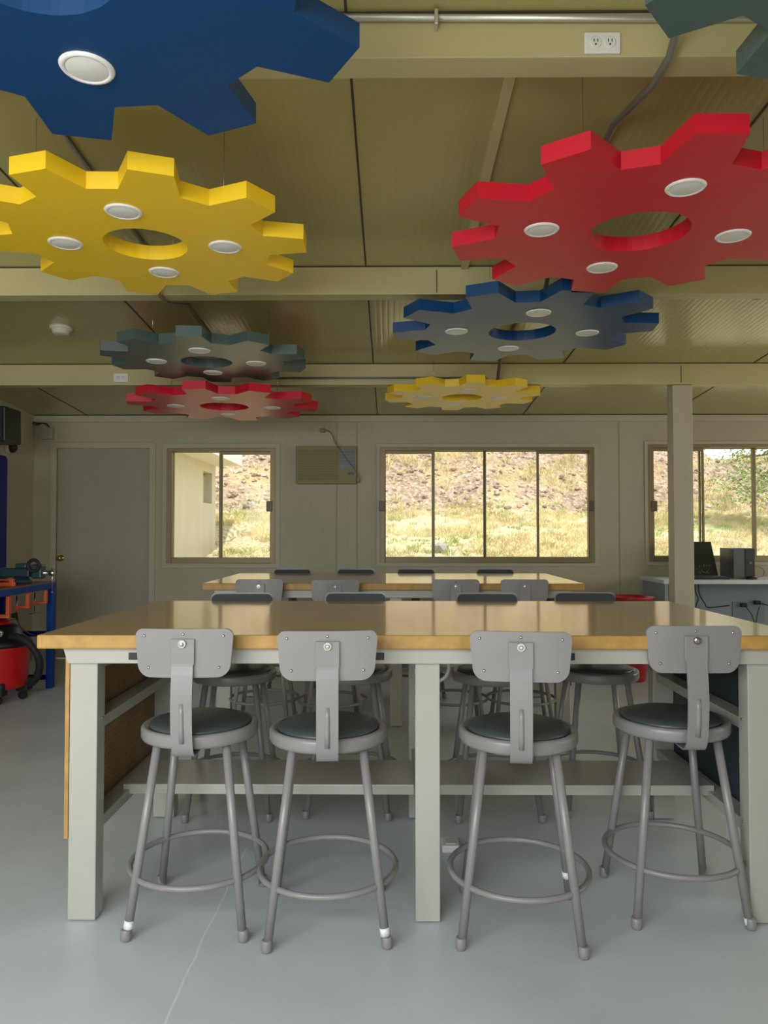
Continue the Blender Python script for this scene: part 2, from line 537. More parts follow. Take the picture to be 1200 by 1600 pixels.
for X in (-2.92, -1.52, -.125, 1.27, 2.66, 4.05):
    for y0, y1 in ((-.45, .37), (.48, 2.07), (2.18, 3.77), (3.88, 5.47), (5.58, YB - .03)):
        cs.add([(X - .004, y0, ceil_z(y0) - .003), (X + .004, y0, ceil_z(y0) - .003), (X + .004, y1, ceil_z(y1) - .003), (X - .004, y1, ceil_z(y1) - .003),
                (X - .004, y0, ceil_z(y0) + .004), (X + .004, y0, ceil_z(y0) + .004), (X + .004, y1, ceil_z(y1) + .004), (X - .004, y1, ceil_z(y1) + .004)],
               [(0, 1, 2, 3), (7, 6, 5, 4), (0, 4, 5, 1), (1, 5, 6, 2), (2, 6, 7, 3), (3, 7, 4, 0)])
struct('trim_15', cs, m_seam)
def strip(name, X, y0, y1, w, h, m_):
    m = MB()
    m.add([(X - w, y0, ceil_z(y0) - h), (X + w, y0, ceil_z(y0) - h), (X + w, y1, ceil_z(y1) - h), (X - w, y1, ceil_z(y1) - h),
           (X - w, y0, ceil_z(y0) + .002), (X + w, y0, ceil_z(y0) + .002), (X + w, y1, ceil_z(y1) + .002), (X - w, y1, ceil_z(y1) + .002)],
          [(0, 1, 2, 3), (7, 6, 5, 4), (0, 4, 5, 1), (1, 5, 6, 2), (2, 6, 7, 3), (3, 7, 4, 0)])
    struct(name, m, m_)
strip('trim_16', .377, 2.18, 3.78, .018, .018, m_beam)
# dark joints where ceiling meets beams / wall
dj = MB()
for Y in BY: dj.box(XL, XR, Y - .006, Y, ceil_z(Y) - .005, ceil_z(Y) + .002)
dj.box(XL, XR, YB - .008, YB, 2.336, 2.345)
struct('trim_17', dj, m_seam)

# post
px0, px1 = PX(1050, 5.52), PX(1081, 5.52)
post = MB().box(px0, px1, 5.50, 5.62, 0, CAMZ + 1.086)
post.box(px0 - .03, px1 + .03, 5.47, 5.65, 0, .012)
tag(post.build('steel_post', m_trimw, bevel=.006), 'square cream steel post holding up the far ceiling beam beside the right window', 'post')

# conduits
def conduit(name, pts, r, mt, label, group=None):
    o = MB().tube(pts, r, 10).build(name, mt)
    return tag(o, label, 'conduit', group)
def long_conduit(X, y0, y1, r=.011):
    pts = [(X, y0, ceil_z(y0) - r - .002)]
    for Y, bz in zip(BY, BZ):
        if Y < y0 or Y > y1: continue
        pts += [(X, Y - .2, ceil_z(Y - .2) - r - .003), (X, Y - .018, CAMZ + bz - r - .003), (X, Y + .105, CAMZ + bz - r - .003), (X, Y + .5, ceil_z(Y + .5) - r - .003)]
    pts.append((X, y1, ceil_z(y1) - r - .002))
    return pts
conduit('ceiling_conduit', long_conduit(.78, 1.5, 5.9, .012), .012, m_cdark, 'dark conduit running along the ceiling above the red and blue gears on the right')
conduit('ceiling_conduit', long_conduit(-1.17, 2.4, 5.0, .009), .009, m_cdark, 'thin dark conduit running along the ceiling between the yellow and grey-green gears')
zc = CAMZ + 820 * 2.062 / F
o = MB().tube([(PX(300, 2.06), 2.062, zc + .004), (PX(1035, 2.06), 2.062, zc - .008), (2.6, 2.062, zc - .01)], .0095, 12).build('ceiling_conduit', m_cond)
tag(o, 'bright galvanised conduit along the top of the nearest beam', 'conduit')
MB().box(PX(680, 2.06), PX(686, 2.06), 2.046, 2.08, zc - .03, zc + .014).build('clamp', m_cond, o, bevel=.002)
zc = PZ(589, 5.46)
o = MB().tube([(PX(395, 5.46), 5.465, zc), (PX(760, 5.46), 5.465, zc)], .008, 8).build('ceiling_conduit', m_cdark)
tag(o, 'thin dark conduit fixed along the farthest beam', 'conduit')

# outlets
def outlet(name, X, Y, Z, w, h, label, m_=None, duplex=True, ax='Y'):
    o = MB().box(X - w / 2, X + w / 2, Y - .009, Y - .0005, Z - h / 2, Z + h / 2).build(name, m_ or m_white, bevel=.003)
    tag(o, label, 'outlet')
    if duplex:
        for s in (-1, 1):
            c = X + s * .02
            f = MB().lathe([(.0165, 0), (.0165, -.002), (.015, -.003)], (c, Y - .009, Z), 20, axis='Y').build('receptacle', m_white, o)
            q = MB()
            q.box(c - .006, c - .004, Y - .0135, Y - .0118, Z - .0, Z + .008); q.box(c + .004, c + .006, Y - .0135, Y - .0118, Z - .0, Z + .008)
            q.lathe([(.0025, 0), (.0025, -.0015)], (c, Y - .0118, Z - .007), 8, axis='Y')
            q.build('slots', m_black, f)
    return o
outlet('wall_outlet', PX(945.5, 2.08), 2.08, PZ(58, 2.08), .101, .06, 'white duplex outlet plate on the nearest beam beside the top right gear')
outlet('wall_outlet', PX(186, 5.48), 5.48, PZ(588.5, 5.48), .108, .064, 'white duplex outlet plate on the farthest beam above the far red gear')
oac = outlet('wall_outlet', PX(501, YB), YB, PZ(672, YB), .135, .075, 'ivory outlet plate above the window air conditioner', m_ivory, False)

# smoke detector and eye light on the ceiling
Y = 4.67
o = MB().lathe([(.001, -.05), (.040, -.05), (.048, -.045), (.055, -.024), (.058, -.022), (.068, -.018), (.068, 0)], (0, 0, 0), 32).build('smoke_detector', mat('detector_plastic', (.62, .60, .50), .4))
o.location = (PX(90, Y), Y, ceil_z(Y) - .0); o.rotation_euler = (-math.atan(SL), 0, 0)
tag(o, 'round off-white smoke detector on the ceiling left of the grey-green gear', 'smoke detector')
Y = 4.17
o = MB().lathe([(.040, -.012), (.052, -.012), (.055, 0), (.040, 0)], (0, 0, 0), 28, closed=True).build('ceiling_light', m_cdark)
MB().lathe([(.001, -.02), (.02, -.018), (.032, -.008), (.036, 0)], (0, 0, 0), 24).build('lens', m_white, o)
o.location = (PX(1190, Y), Y, ceil_z(Y)); o.rotation_euler = (-math.atan(SL), 0, 0)
tag(o, 'small round dark-rimmed ceiling light at the right edge behind the red gear', 'light')

# ------------------------------------------------------------------ gears
def gear_body(Rt, Rr, Rh, t, ph, bevel=.0):
    prof = []
    for k in range(10):
        a = ph + 36 * k
        for da, r in ((-11.8, Rr), (-6.4, Rt), (6.4, Rt), (11.8, Rr)):
            prof.append((R(a + da), r))
    n = len(prof)
    vs = []
    for z in (0, t):
        for a, r in prof: vs.append((r * math.cos(a), r * math.sin(a), z))
        for a, r in prof: vs.append((Rh * math.cos(a), Rh * math.sin(a), z))
    # layout: bottom outer 0..n, bottom inner n..2n, top outer 2n..3n, top inner 3n..4n
    mb = MB()
    fs = []; fh = []
    for i in range(n):
        j = (i + 1) % n
        fs.append((i, n + i, n + j, j))
        fs.append((2 * n + i, 2 * n + j, 3 * n + j, 3 * n + i))
        fs.append((i, j, 2 * n + j, 2 * n + i))
        fh.append((n + i, 3 * n + i, 3 * n + j, n + j))
    o = len(mb.v)
    mb.v += vs
    for f in fs: mb.f.append(list(f)); mb.mi.append(0); mb.sm.append(False)
    for f in fh: mb.f.append(list(f)); mb.mi.append(0); mb.sm.append(False)
    return mb

def downlight(parent, x, y):
    tr = MB().lathe([(.047, -.004), (.052, -.0065), (.058, -.005), (.0615, -.0005), (.0615, 0), (.047, 0)], (x, y, 0), 36, closed=True).build('downlight', m_white, parent)
    MB().lathe([(.0005, -.0052), (.044, -.0052), (.047, -.004), (.047, -.0005)], (x, y, 0), 32).build('diffuser', mat('downlight_diffuser', (.74, .72, .68), .4), tr)

def gear(color, m_, X, Y, z, big, ph, lr, label, t=.055, Rt=None, Rr=None):
    Rt = Rt or (.675 if big else .60); Rr = Rr or (.512 if big else .463); Rh = .177 if big else .151
    rl = .352 if big else .292
    g = thing('ceiling_gear', label, 'gear sign', (X, Y, CAMZ + z))
    g['category'] = 'ceiling gear'
    gear_body(Rt, Rr, Rh, t, ph).build('gear_body', m_, g)
    for k in range(4):
        a = R(lr + 90 * k)
        downlight(g, rl * math.cos(a), rl * math.sin(a))
    for k in range(3):
        a = R(ph + 90 + 120 * k); r = Rr * .82
        wx, wy = r * math.cos(a), r * math.sin(a)
        zt = ceil_z(Y + wy) - (CAMZ + z)
        for by, bz in zip(BY, BZ):
            if by - .02 < Y + wy < by + .12: zt = CAMZ + bz - (CAMZ + z)
        MB().tube([(wx, wy, t - .002), (wx, wy, zt + .001)], .0011, 6).build('hanging_wire', m_steel, g)
    return g

gear('blue', g_blue, -.68, 1.339, 1.07, True, 31.3, 3, 'dark blue wooden gear hanging nearest the camera at top left')
gear('yellow', g_yel, -.91, 2.751, 1.07, False, 1.5, 4, 'bright yellow gear hanging in front of the second beam on the left', Rt=.595, Rr=.458)
gear('red', g_red, .885, 2.652, 1.07, True, 18.5, 5, 'large red gear hanging near the camera on the right', Rt=.668, Rr=.507)
gear('blue', g_blue, .703, 3.974, 1.07, True, 29, 3, 'dark blue gear hanging behind the large red gear', Rt=.69, Rr=.52)
gear('teal', g_teal, -1.1, 4.447, 1.02, False, 23, 6, 'grey-green gear hanging above the far red gear')
gear('red', g_red, -1.227, 5.505, .93, True, 14, 8, 'far red gear hanging low above the left window', Rt=.69, Rr=.52)
gear('yellow', g_yel, .545, 5.70, 1.03, False, 22, 4, 'farthest yellow gear hanging above the middle window', t=.052, Rt=.59, Rr=.46)
gear('teal', g_teal, 1.017, 1.164, 1.07, False, 32, 5, 'grey-green gear cut off by the top right corner')

# ------------------------------------------------------------------ tables
def make_table(label, cx, y0, right_dark):
    w, dpt, h, th = 2.367, 1.16, .8955, .043
    t = thing('workbench_table', label, 'table', (cx, y0 + dpt / 2, 0))
    hx, hy = w / 2, dpt / 2
    mb = MB()
    mb.box(-hx, hx, -hy, hy, h - th, h)
    top = mb.build('tabletop', [m_mdf, m_lam], t, bevel=.005)
    for p in top.data.polygons:
        if p.normal.z > .9: p.material_index = 1
    # aprons, chamfered ends
    lx = hx - .078
    for s in (-1, 1):
        yy = s * (hy - .055)
        if s > 0: yy = hy - .17
        MB().prism([(-lx - .012, h - th - .001), (lx + .012, h - th - .001), (lx - .004, h - th - .05), (-lx + .004, h - th - .05)], yy - .02, yy + .02, 'XZ').build('apron', m_table, t, bevel=.002)
    zl = h - th - .05
    fy, ry = -hy + .055, hy - .26
    frames = [(-lx + .003, -lx + .09), (-.032 + .013, .045 + .013), (lx - .09, lx - .003)]
    for a, b in frames:
        for yy in (fy, ry):
            lg = MB()
            lg.box(a, b, yy, yy + .065, .004, zl)
            lo = lg.build('leg', m_table, t, bevel=.003)
            s = MB()
            for zz in (.3, .62):
                for xs in (a, b):
                    s.lathe([(.004, 0), (.004, .003 if xs == b else -.003)], (xs, yy + .04, zz), 8, axis='X')
            s.build('screw', m_steel, lo)
    # side frames : rails
    for i, (a, b) in enumerate(frames):
        for zt in (.615, .295):
            if i == 1 and zt > .5: continue
            c = (a + b) / 2
            MB().box(a + .012, b - .012, fy + .066, ry - .001, zt - .035, zt).build('side_rail', m_table, t, bevel=.002)
        MB().box(a + .012, b - .012, fy + .066, ry - .001, zl - .03, zl + .048).build('side_rail', m_table, t, bevel=.002)
    # end boards
    MB().box(-lx - .006, -lx + .002, fy + .002, ry + .06, .256, zl + .047).build('end_panel', m_peg, t)
    MB().box(lx - .002, lx + .006, fy + .002, ry + .06, .256, zl + .047).build('end_panel', m_panel_d if right_dark else m_peg, t)
    MB().box(-lx - .010, -lx + .0022, fy - .002, fy + .0015, .256, zl + .045).build('edge_strip', m_mdf, t)
    # lower shelves
    sy0 = -hy + .39
    for a, b in ((-lx + .055, frames[1][0] + .005), (frames[1][1] - .005, lx - .055)):
        s = MB(); s.box(a, b, sy0, sy0 + .29, .31, .313); s.box(a, b, sy0, sy0 + .003, .278, .31); s.box(a, b, sy0 + .287, sy0 + .29, .278, .31)
        s.box(a, b, sy0 + .003, sy0 + .287, .296, .31)
        s.build('lower_shelf', m_table, t, bevel=.001)
    # black clips under the apron
    for x in (-.957 + .06, -.13, .14 + .32):
        MB().box(x - .014, x + .014, fy - .024, fy - .0145 + .0, zl + .012, zl + .034).build('plastic_plug', m_black, t, bevel=.002)
    return t

T1X, T1Y = .0965, 2.30
T2X, T2Y = .015, 4.64
make_table('long wooden-topped workbench nearest the camera, front row of grey stools at it', T1X, T1Y, True)
make_table('second wooden-topped workbench, nearer the windows', T2X, T2Y, False)

# ------------------------------------------------------------------ stools
def rounded_col(x, hw, z0, z1, rt, rb):
    """top/bottom of a rounded trapezoid at |x|"""
    return None

def back_panel(wt, wb_, z0, z1, y, th, rt, rb, sag, n=28, lean=0.0):
    """curved rounded plate. outline built in (x,z), meshed as rows between left/right borders"""
    rows = []
    H = z1 - z0
    zs = []
    for i in range(n + 1):
        u = i / n
        zs.append(z0 + H * (0.5 - 0.5 * math.cos(PI * u)))
    m = 16
    vs = []
    for s, yo in ((0, 0), (1, th)):
        for z in zs:
            hw = (wb_ + (wt - wb_) * (z - z0) / H) / 2
            db, dt = z - z0, z1 - z
            if db < rb: hw -= rb - math.sqrt(max(0, rb * rb - (rb - db) ** 2))
            if dt < rt: hw -= rt - math.sqrt(max(0, rt * rt - (rt - dt) ** 2))
            for j in range(m + 1):
                x = -hw + 2 * hw * j / m
                vs.append((x, y + yo + sag * (x / (wt / 2)) ** 2 + lean * (z - z0), z))
    fs = []
    K = (n + 1) * (m + 1)
    for i in range(n):
        for j in range(m):
            q = [i * (m + 1) + j, i * (m + 1) + j + 1, (i + 1) * (m + 1) + j + 1, (i + 1) * (m + 1) + j]
            fs.append(tuple(q)); fs.append(tuple(k + K for k in reversed(q)))
    for i in range(n):
        for j in (0, m):
            a, b = i * (m + 1) + j, (i + 1) * (m + 1) + j
            fs.append((a, b, b + K, a + K))
    for j in range(m):
        for i in (0, n):
            a, b = i * (m + 1) + j, i * (m + 1) + j + 1
            fs.append((a, b, b + K, a + K))
    mb = MB(); mb.add(vs, fs)
    return mb

def make_stool():
    t = thing('stool', 'x', 'stool', (0, 0, 0))
    Rp = .183
    pan = MB().lathe([(.02, .566), (Rp - .012, .562), (Rp - .004, .564), (Rp, .572), (Rp, .596), (Rp - .003, .602), (Rp - .009, .605), (Rp - .016, .604), (Rp - .022, .598), (.02, .598)], n=56)
    pan.build('seat_pan', m_stool, t)
    MB().lathe([(.157, .599), (.159, .604), (.154, .611), (.13, .6185), (.08, .623), (.001, .625)], n=56).build('seat_cushion', m_vinyl, t)
    ht, hb = .105, .174
    for sx, sy in ((-1, -1), (1, -1), (1, 1), (-1, 1)):
        lg = MB().tube([(sx * hb * .99, sy * hb * .99, .012), (sx * ht, sy * ht, .566)], .0133, 14, caps=True)
        lo = lg.build('leg', m_stool, t)
        MB().lathe([(.008, .0), (.0145, .003), (.0160, .012), (.0155, .034), (.0135, .036)], (sx * hb, sy * hb, 0), 16).build('foot_tip', m_stool, lo)
    zr = .17
    MB().tube([(.2125 * math.cos(2 * PI * k / 56), .2125 * math.sin(2 * PI * k / 56), zr) for k in range(56)], .0093, 10, closed=True).build('foot_ring', m_stool, t)
    # backrest
    bk = back_panel(.294, .268, .783, .926, -.209, .012, .026, .036, .012, lean=-.03)
    # rolled rim
    bo = bk.build('backrest', m_stool, t)
    for p in bo.data.polygons: p.use_smooth = False
    pd = back_panel(.282, .256, .79, .921, -.196, .016, .026, .034, .012, lean=-.03)
    pd.build('back_pad', m_padv, t)
    for x, z in ((-.117, .905), (.117, .905), (-.104, .812), (.104, .812), (.0, .911)):
        yb = -.209 + .012 * (x / .147) ** 2 - .03 * (z - .783)
        MB().lathe([(.001, -.0035), (.003, -.003), (.0048, 0), (.0048, .002)], (x, yb, z), 12, axis='Y').build('rivet', m_steel, bo)
    # strap
    path = [(-.221, .893), (-.220, .83), (-.226, .78), (-.231, .72), (-.229, .65), (-.222, .60), (-.214, .572), (-.200, .553), (-.18, .546), (-.13, .548), (-.06, .556)]
    path = [(q.x, q.y) for q in (Vector((a_, b_, 0)) for a_, b_ in path)]
    path = [(q[0], q[1]) for q in smooth_pts([(a_, b_, 0) for a_, b_ in path], 4)]
    hw = .0315
    vs = []; fs = []
    th = .0045
    n = len(path)
    offs = []
    for i, (y, z) in enumerate(path):
        a = Vector(path[max(i - 1, 0)]); b = Vector(path[min(i + 1, n - 1)]); d_ = (b - a).normalized()
        nrm = Vector((-d_.y, d_.x)) if True else None
        offs.append(Vector((y, z)) + Vector((-d_.y, d_.x)) * th)
    for i in range(n):
        for x in (-hw, hw):
            vs.append((x, path[i][0], path[i][1]))
        for x in (-hw, hw):
            vs.append((x, offs[i].x, offs[i].y))
    for i in range(n - 1):
        a, b = 4 * i, 4 * (i + 1)
        fs += [(a, a + 1, b + 1, b), (a + 2, b + 2, b + 3, a + 3), (a, b, b + 2, a + 2), (a + 1, a + 3, b + 3, b + 1)]
    fs += [(0, 2, 3, 1), (4 * n - 4, 4 * n - 3, 4 * n - 1, 4 * n - 2)]
    sb = MB(); sb.add(vs, fs)
    st = sb.build('back_strap', m_stool, t)
    MB().tube([(.0, -.2260, .71), (.0, -.2280, .68), (0, -.2262, .635), (0, -.2195, .595)], .0085, 8).build('stiffening_rib', m_stool, st)
    MB().box(-.035, .035, -.2205, -.2135, .822, .897).build('bracket', m_stool, t, bevel=.002)
    b = MB()
    b.lathe([(.0115, 0), (.0115, -.002)], (0, -.2275 + .002, .884), 20, axis='Y')
    b.lathe([(.001, -.010), (.005, -.0095), (.0072, -.007), (.0072, -.001)], (0, -.2265, .884), 6, axis='Y', smooth=False)
    b.build('bolt', m_steel, t)
    return t

def sticker(st, sx, sy, z=.035):
    legs = [c for c in kids(st) if c.name.startswith('leg')]
    hb, ht = .174, .105
    s = hb + (ht - hb) * ((z + .011) / .566)
    want = None
    for c in legs:
        v = c.data.vertices[0].co
        if (v.x > 0) == (sx > 0) and (v.y > 0) == (sy > 0): want = c
    MB().tube([(sx * (s + .001), sy * (s + .001), z), (sx * (s - .0018), sy * (s - .0018), z + .022)], .0144, 14).build('paper_sticker', m_label, want)

front = [(-.610, 2.42, 0, 'leftmost grey stool of the front row, white label on its near left foot'),
         (-.196, 2.375, 4, 'second stool from the left in the front row, white label on its near right foot'),
         (.398, 2.36, -7, 'grey stool just right of the middle table leg in the front row'),
         (.925, 2.50, 0, 'right-hand grey stool of the front row, beside the right table leg')]
farrow = [(-.69, 3.33, 182, 'leftmost grey stool on the far side of the nearest workbench'),
          (-.175, 3.36, 177, 'second stool from the left on the far side of the nearest workbench'),
          (.455, 3.33, 181, 'third stool from the left on the far side of the nearest workbench'),
          (.922, 3.38, 180, 'rightmost grey stool on the far side of the nearest workbench')]
t2n = [(-.798, 4.76, 0, 'leftmost stool facing the second workbench with its back towards the camera'),
       (-.362, 4.70, 9, 'slightly turned stool at the near side of the second workbench, its backrest higher'),
       (.396, 4.76, 0, 'third stool from the left at the near side of the second workbench'),
       (.824, 4.76, -3, 'rightmost stool at the near side of the second workbench')]
t2f = [(-.766, 5.66, 180, 'leftmost stool beyond the second workbench, only its backrest top showing'),
       (-.27, 5.66, 180, 'stool beyond the second workbench below the air conditioner'),
       (.21, 5.66, 183, 'stool beyond the second workbench below the left half of the middle window'),
       (.816, 5.66, 180, 'rightmost stool beyond the second workbench, below the right half of the middle window')]
proto = make_stool()
stools = []
for grp, rows in (('front row stools at the nearest workbench', front), ('far side stools at the nearest workbench', farrow), ('near side stools at the second workbench', t2n), ('far side stools at the second workbench', t2f)):
    for x, y, a, lab in rows:
        o = proto if not stools else copy_tree(proto)
        o.location = (x, y, 0); o.rotation_euler = (0, 0, R(a))
        o['label'] = lab; o['group'] = grp
        stools.append(o)
sticker(stools[0], -1, -1); sticker(stools[1], 1, -1); sticker(stools[2], 1, 1, .075); sticker(stools[3], 1, -1, .012)

# ------------------------------------------------------------------ air conditioner
a0, a1 = PX(462, 7.13), PX(557, 7.13); z1, z0 = PZ(697, 7.13), PZ(756, 7.13)
ac = thing('air_conditioner', 'olive-cream window air conditioner set in the wall between the left and middle windows', 'air conditioner', ((a0 + a1) / 2, YB, z0))
cx = (a0 + a1) / 2; ww = (a1 - a0) / 2; hh = z1 - z0
MB().box(-ww, ww, -.06, -.002, 0, hh).build('housing', m_ac, ac, bevel=.006)
gx1 = PX(529, 7.13) - cx
g = MB(); g.box(-ww + .02, gx1 - .006, -.064, -.0605, .03, hh - .03)
go_ = g.build('intake_grille', m_ac_d, ac)
sl = MB()
for k in range(13):
    z = .036 + k * (hh - .072) / 12
    sl.box(-ww + .02, gx1 - .006, -.071, -.0645, z - .003, z + .003)
sl.build('louvres', m_ac, go_)
MB().box(gx1 + .006, gx1 + .009, -.0625, -.06, .004, hh - .004).build('seam', m_acp, ac)
cp = MB().box(gx1 + .014, ww - .02, -.065, -.0605, hh * .42, hh - .03).build('control_panel', m_acp, ac)
k_ = MB()
for k in range(6):
    z = hh * .46 + k * .03
    k_.box(gx1 + .02, ww - .028, -.0675, -.0655, z, z + .012)
k_.build('vent_slat', mat('ac_slat', (.09, .11, .11), .35), cp)
MB().box(ww - .08, ww - .025, -.066, -.0605, hh * .24, hh * .31).build('display', m_black, ac)
cz = lambda y: PZ(y, 7.1)
cx_ = lambda x: PX(x, 7.1)
pts = [(cx_(503), YB - .03, cz(670)), (cx_(513), 7.12, cz(672.5)), (cx_(519), 7.11, cz(679)), (cx_(522), 7.10, cz(688)), (cx_(527), 7.09, cz(697)), (cx_(533), 7.085, cz(706)),
       (cx_(541), 7.085, cz(717)), (cx_(551), 7.085, cz(730)), (cx_(558), 7.09, cz(740)), (cx_(562), 7.10, cz(748)), (cx_(560.5), 7.12, cz(753)), (cx_(557), 7.14, cz(752))]
pc = MB().tube(smooth_pts(pts), .006, 8).build('power_cord', m_cord)
pl_ = MB().box(cx_(499), cx_(507), YB - .045, YB - .011, cz(674), cz(667)).build('plug', m_cord, pc, bevel=.004)
pc.parent = ac; pc.location = -Vector(ac.location)
pc['label'] = 'tan cord looping from the ivory outlet'

# ------------------------------------------------------------------ left corner : blue bench, vise, clamps, vacuum, speaker ...
bx0, bx1 = -3.06, -2.63
by0, by1 = 4.35, 5.88
bt = .828
bench = thing('steel_workbench', 'blue steel workbench with a tall navy pegboard upright along the left wall', 'workbench', ((bx0 + bx1) / 2, (by0 + by1) / 2, 0))
ox, oy = (bx0 + bx1) / 2, (by0 + by1) / 2
W_ = lambda x: x - ox
V_ = lambda y: y - oy
b_top = MB().box(W_(bx0), W_(bx1), V_(by0), V_(by1), bt - .055, bt - .006).build('bench_frame', m_blue, bench, bevel=.004)
MB().box(W_(bx0) + .002, W_(bx1) - .004, V_(by0) + .004, V_(by1) - .004, bt - .006, bt).build('work_surface', mat('bench_wood', (.26, .10, .035), .4, var=.2, vscale=8), bench)
for x in (bx0, bx1 - .048):
    for y in (by0, by1 - .055):
        if x == bx0: continue
        MB().box(W_(x), W_(x) + .048, V_(y), V_(y) + .055, 0.0, bt - .056).build('leg', m_blue, bench, bevel=.004)
for y in (by0, by1 - .055):
    MB().box(W_(bx0), W_(bx0) + .048, V_(y), V_(y) + .055, 0.0, bt - .056).build('leg', m_navy, bench, bevel=.004)
for z in (.42, .085):
    MB().box(W_(bx0) + .05, W_(bx1) - .05, V_(by1) - .04, V_(by1) - .012, z - .02, z + .02 if z > .1 else z + .015).build('crossbar', m_navy, bench)
    MB().box(W_(bx0) + .01, W_(bx0) + .035, V_(by0) + .056, V_(by1) - .056, z - .02, z + .02 if z > .1 else z + .015).build('crossbar', m_navy, bench)
# pegboard panel with rounded top corner
poly = []
py0, py1, pz0, pz1, rr = V_(by0), V_(by1) - .02, bt + .002, 1.81, .045
poly = [(py0, pz0), (py1, pz0)] + [(py1 - rr + rr * math.cos(R(a)), pz1 - rr + rr * math.sin(R(a))) for a in range(0, 91, 15)] + [(py0, pz1)]
pb = MB().prism(poly, W_(bx0) + .005, W_(bx0) + .045, 'YZ').build('pegboard_upright', m_navy, bench)
for z in (.92, 1.06, 1.2, 1.34, 1.48, 1.62, 1.76):
    MB().lathe([(.008, 0), (.008, -.002)], (W_(bx0) + .025, py1, z), 10, axis='Y').build('screw', m_steel, pb)
    
# vise
vx, vy = -2.78, 5.62
vise = thing('bench_vise', 'dark green bench vise bolted to the blue workbench corner', 'vise', (vx, vy, bt), R(0))
vise.scale = (1.12, 1.1, 1.2)
MB().lathe([(.07, 0), (.07, .02), (.055, .028), (.045, .04)], (0, 0, 0), 20).build('base', m_vise, vise)
v = MB(); v.box(-.115, .07, -.035, .035, .04, .095); v.box(-.02, .055, -.045, .045, .095, .125); v.box(-.20, -.1, -.028, .028, .045, .1)
v.build('body', m_vise, vise, bevel=.008)
v = MB(); v.box(.085, .155, -.04, .04, .03, .12); v.build('front_jaw', m_vise, vise, bevel=.012)
MB().tube([(.07, 0, .065), (.21, 0, .065)], .014, 12).build('screw_spindle', m_steel, vise)
v = MB(); v.lathe([(.016, 0), (.018, .01), (.018, .03), (.012, .035)], (.195, 0, .065), 14, axis='X'); v.tube([(.212, 0, .1), (.212, 0, -.05)], .0045, 8)
v.lathe([(.001, -.008), (.008, 0), (.001, .008)], (.212, 0, -.055), 10); v.lathe([(.001, -.008), (.008, 0), (.001, .008)], (.212, 0, .105), 10)
v.build('handle', m_steel, vise)
v = MB().tube([(.12 + .042 * math.cos(2 * PI * k / 24), -.052, .135 + .042 * math.sin(2 * PI * k / 24)) for k in range(24)], .013, 8, closed=True)
o = v.build('tape_roll', m_rub); o.location = (vx, vy, bt); tag(o, 'black ring of tape leaning on the bench vise', 'tape')

# orange clamps hanging from the bench edge
def f_clamp(x, y, s, lab, rz=0):
    t = thing('clamp', lab, 'clamp', (x, y, bt - .058), rz, 'orange clamps hanging under the blue workbench edge')
    MB().box(-.012, .012, -.02, .02, -.12 * s, 0).build('frame', m_orange, t, bevel=.003)
    m = MB(); m.box(-.08, .012, -.012, .012, -.145 * s, -.12 * s); m.box(-.095, -.065, -.014, .014, -.165 * s, -.12 * s)
    m.build('arm', m_orange, t, bevel=.003)
    MB().tube([(-.08, 0, -.02), (-.08, 0, -.25 * s)], .0055, 8).build('screw', m_steel, t)
    MB().tube([(-.115, -.01, -.252 * s), (-.045, .01, -.244 * s)], .004, 6).build('tommy_bar', m_steel, t)
f_clamp(-2.645, 5.74, .72, 'orange clamp hanging nearest the bench leg', R(10))
f_clamp(-2.645, 5.46, .78, 'orange clamp hanging second from the bench leg', R(6))
f_clamp(-2.645, 5.18, 1.05, 'longest orange clamp hanging third from the bench leg', R(4))
f_clamp(-2.645, 4.92, .7, 'orange clamp hanging nearest the left frame edge', R(8))
oc = thing('clamp', 'orange clamp lying on the blue workbench in front of the vise', 'clamp', (-2.73, 5.30, bt))
MB().box(-.06, .07, -.012, .012, .0, .028).build('frame', m_orange, oc, bevel=.004)
m = MB(); m.box(-.07, -.045, -.015, .015, .0, .055); m.box(.03, .06, -.015, .015, .0, .055); m.box(-.07, .06, -.010, .010, .04, .052)
m.build('jaw', m_orange, oc, bevel=.004)
# black tool on the bench
ot = thing('power_tool', 'black power tool with a long nose lying on the blue workbench', 'tool', (-2.72, 4.98, bt))
MB().tube([(-.15, .0, .04), (-.02, .0, .045), (.03, .0, .03), (.07, .02, .016)], .034, 14, r2=.014).build('body', m_rub, ot)
MB().tube([(-.08, .02, .05), (.0, .2, .065), (.08, .34, .075)], .008, 8, r2=.005).build('nozzle', m_black, ot)

# wet/dry vacuum
vc = thing('shop_vacuum', 'red and black shop vacuum on casters under the blue workbench', 'vacuum', (-2.84, 5.42, 0))
MB().lathe([(.17, .095), (.195, .10), (.20, .14), (.212, .38), (.215, .40), (.20, .405)], n=40).build('tank', m_red, vc)
MB().lathe([(.222, .395), (.225, .41), (.222, .43), (.20, .445), (.165, .47), (.15, .52), (.11, .545), (.001, .55)], n=36).build('motor_head', m_black, vc)
MB().lathe([(.09, .548), (.085, .565), (.06, .575), (.001, .578)], n=24).build('top_cap', m_red, vc)
m = MB(); m.box(-.03, .03, -.225, -.16, .41, .5); m.build('latch', m_rub, vc, bevel=.01)
MB().lathe([(.03, 0), (.03, -.012), (.02, -.016)], (.095, -.165, .50), 16, axis='Y').build('switch', m_steel, vc)
m = MB()
for a in range(8):
    pass
for a in (-60, 20, 120, 200):
    x, y = .175 * math.cos(R(a)), .175 * math.sin(R(a))
    f = MB().box(x - .045, x + .045, y - .045, y + .045, .06, .15).build('caster_housing', m_rub, vc, bevel=.01)
    MB().lathe([(.03, -.014), (.032, -.008), (.032, .008), (.03, .014)], (x, y - .02, .032), 18, axis='Y').build('wheel', m_black, f)
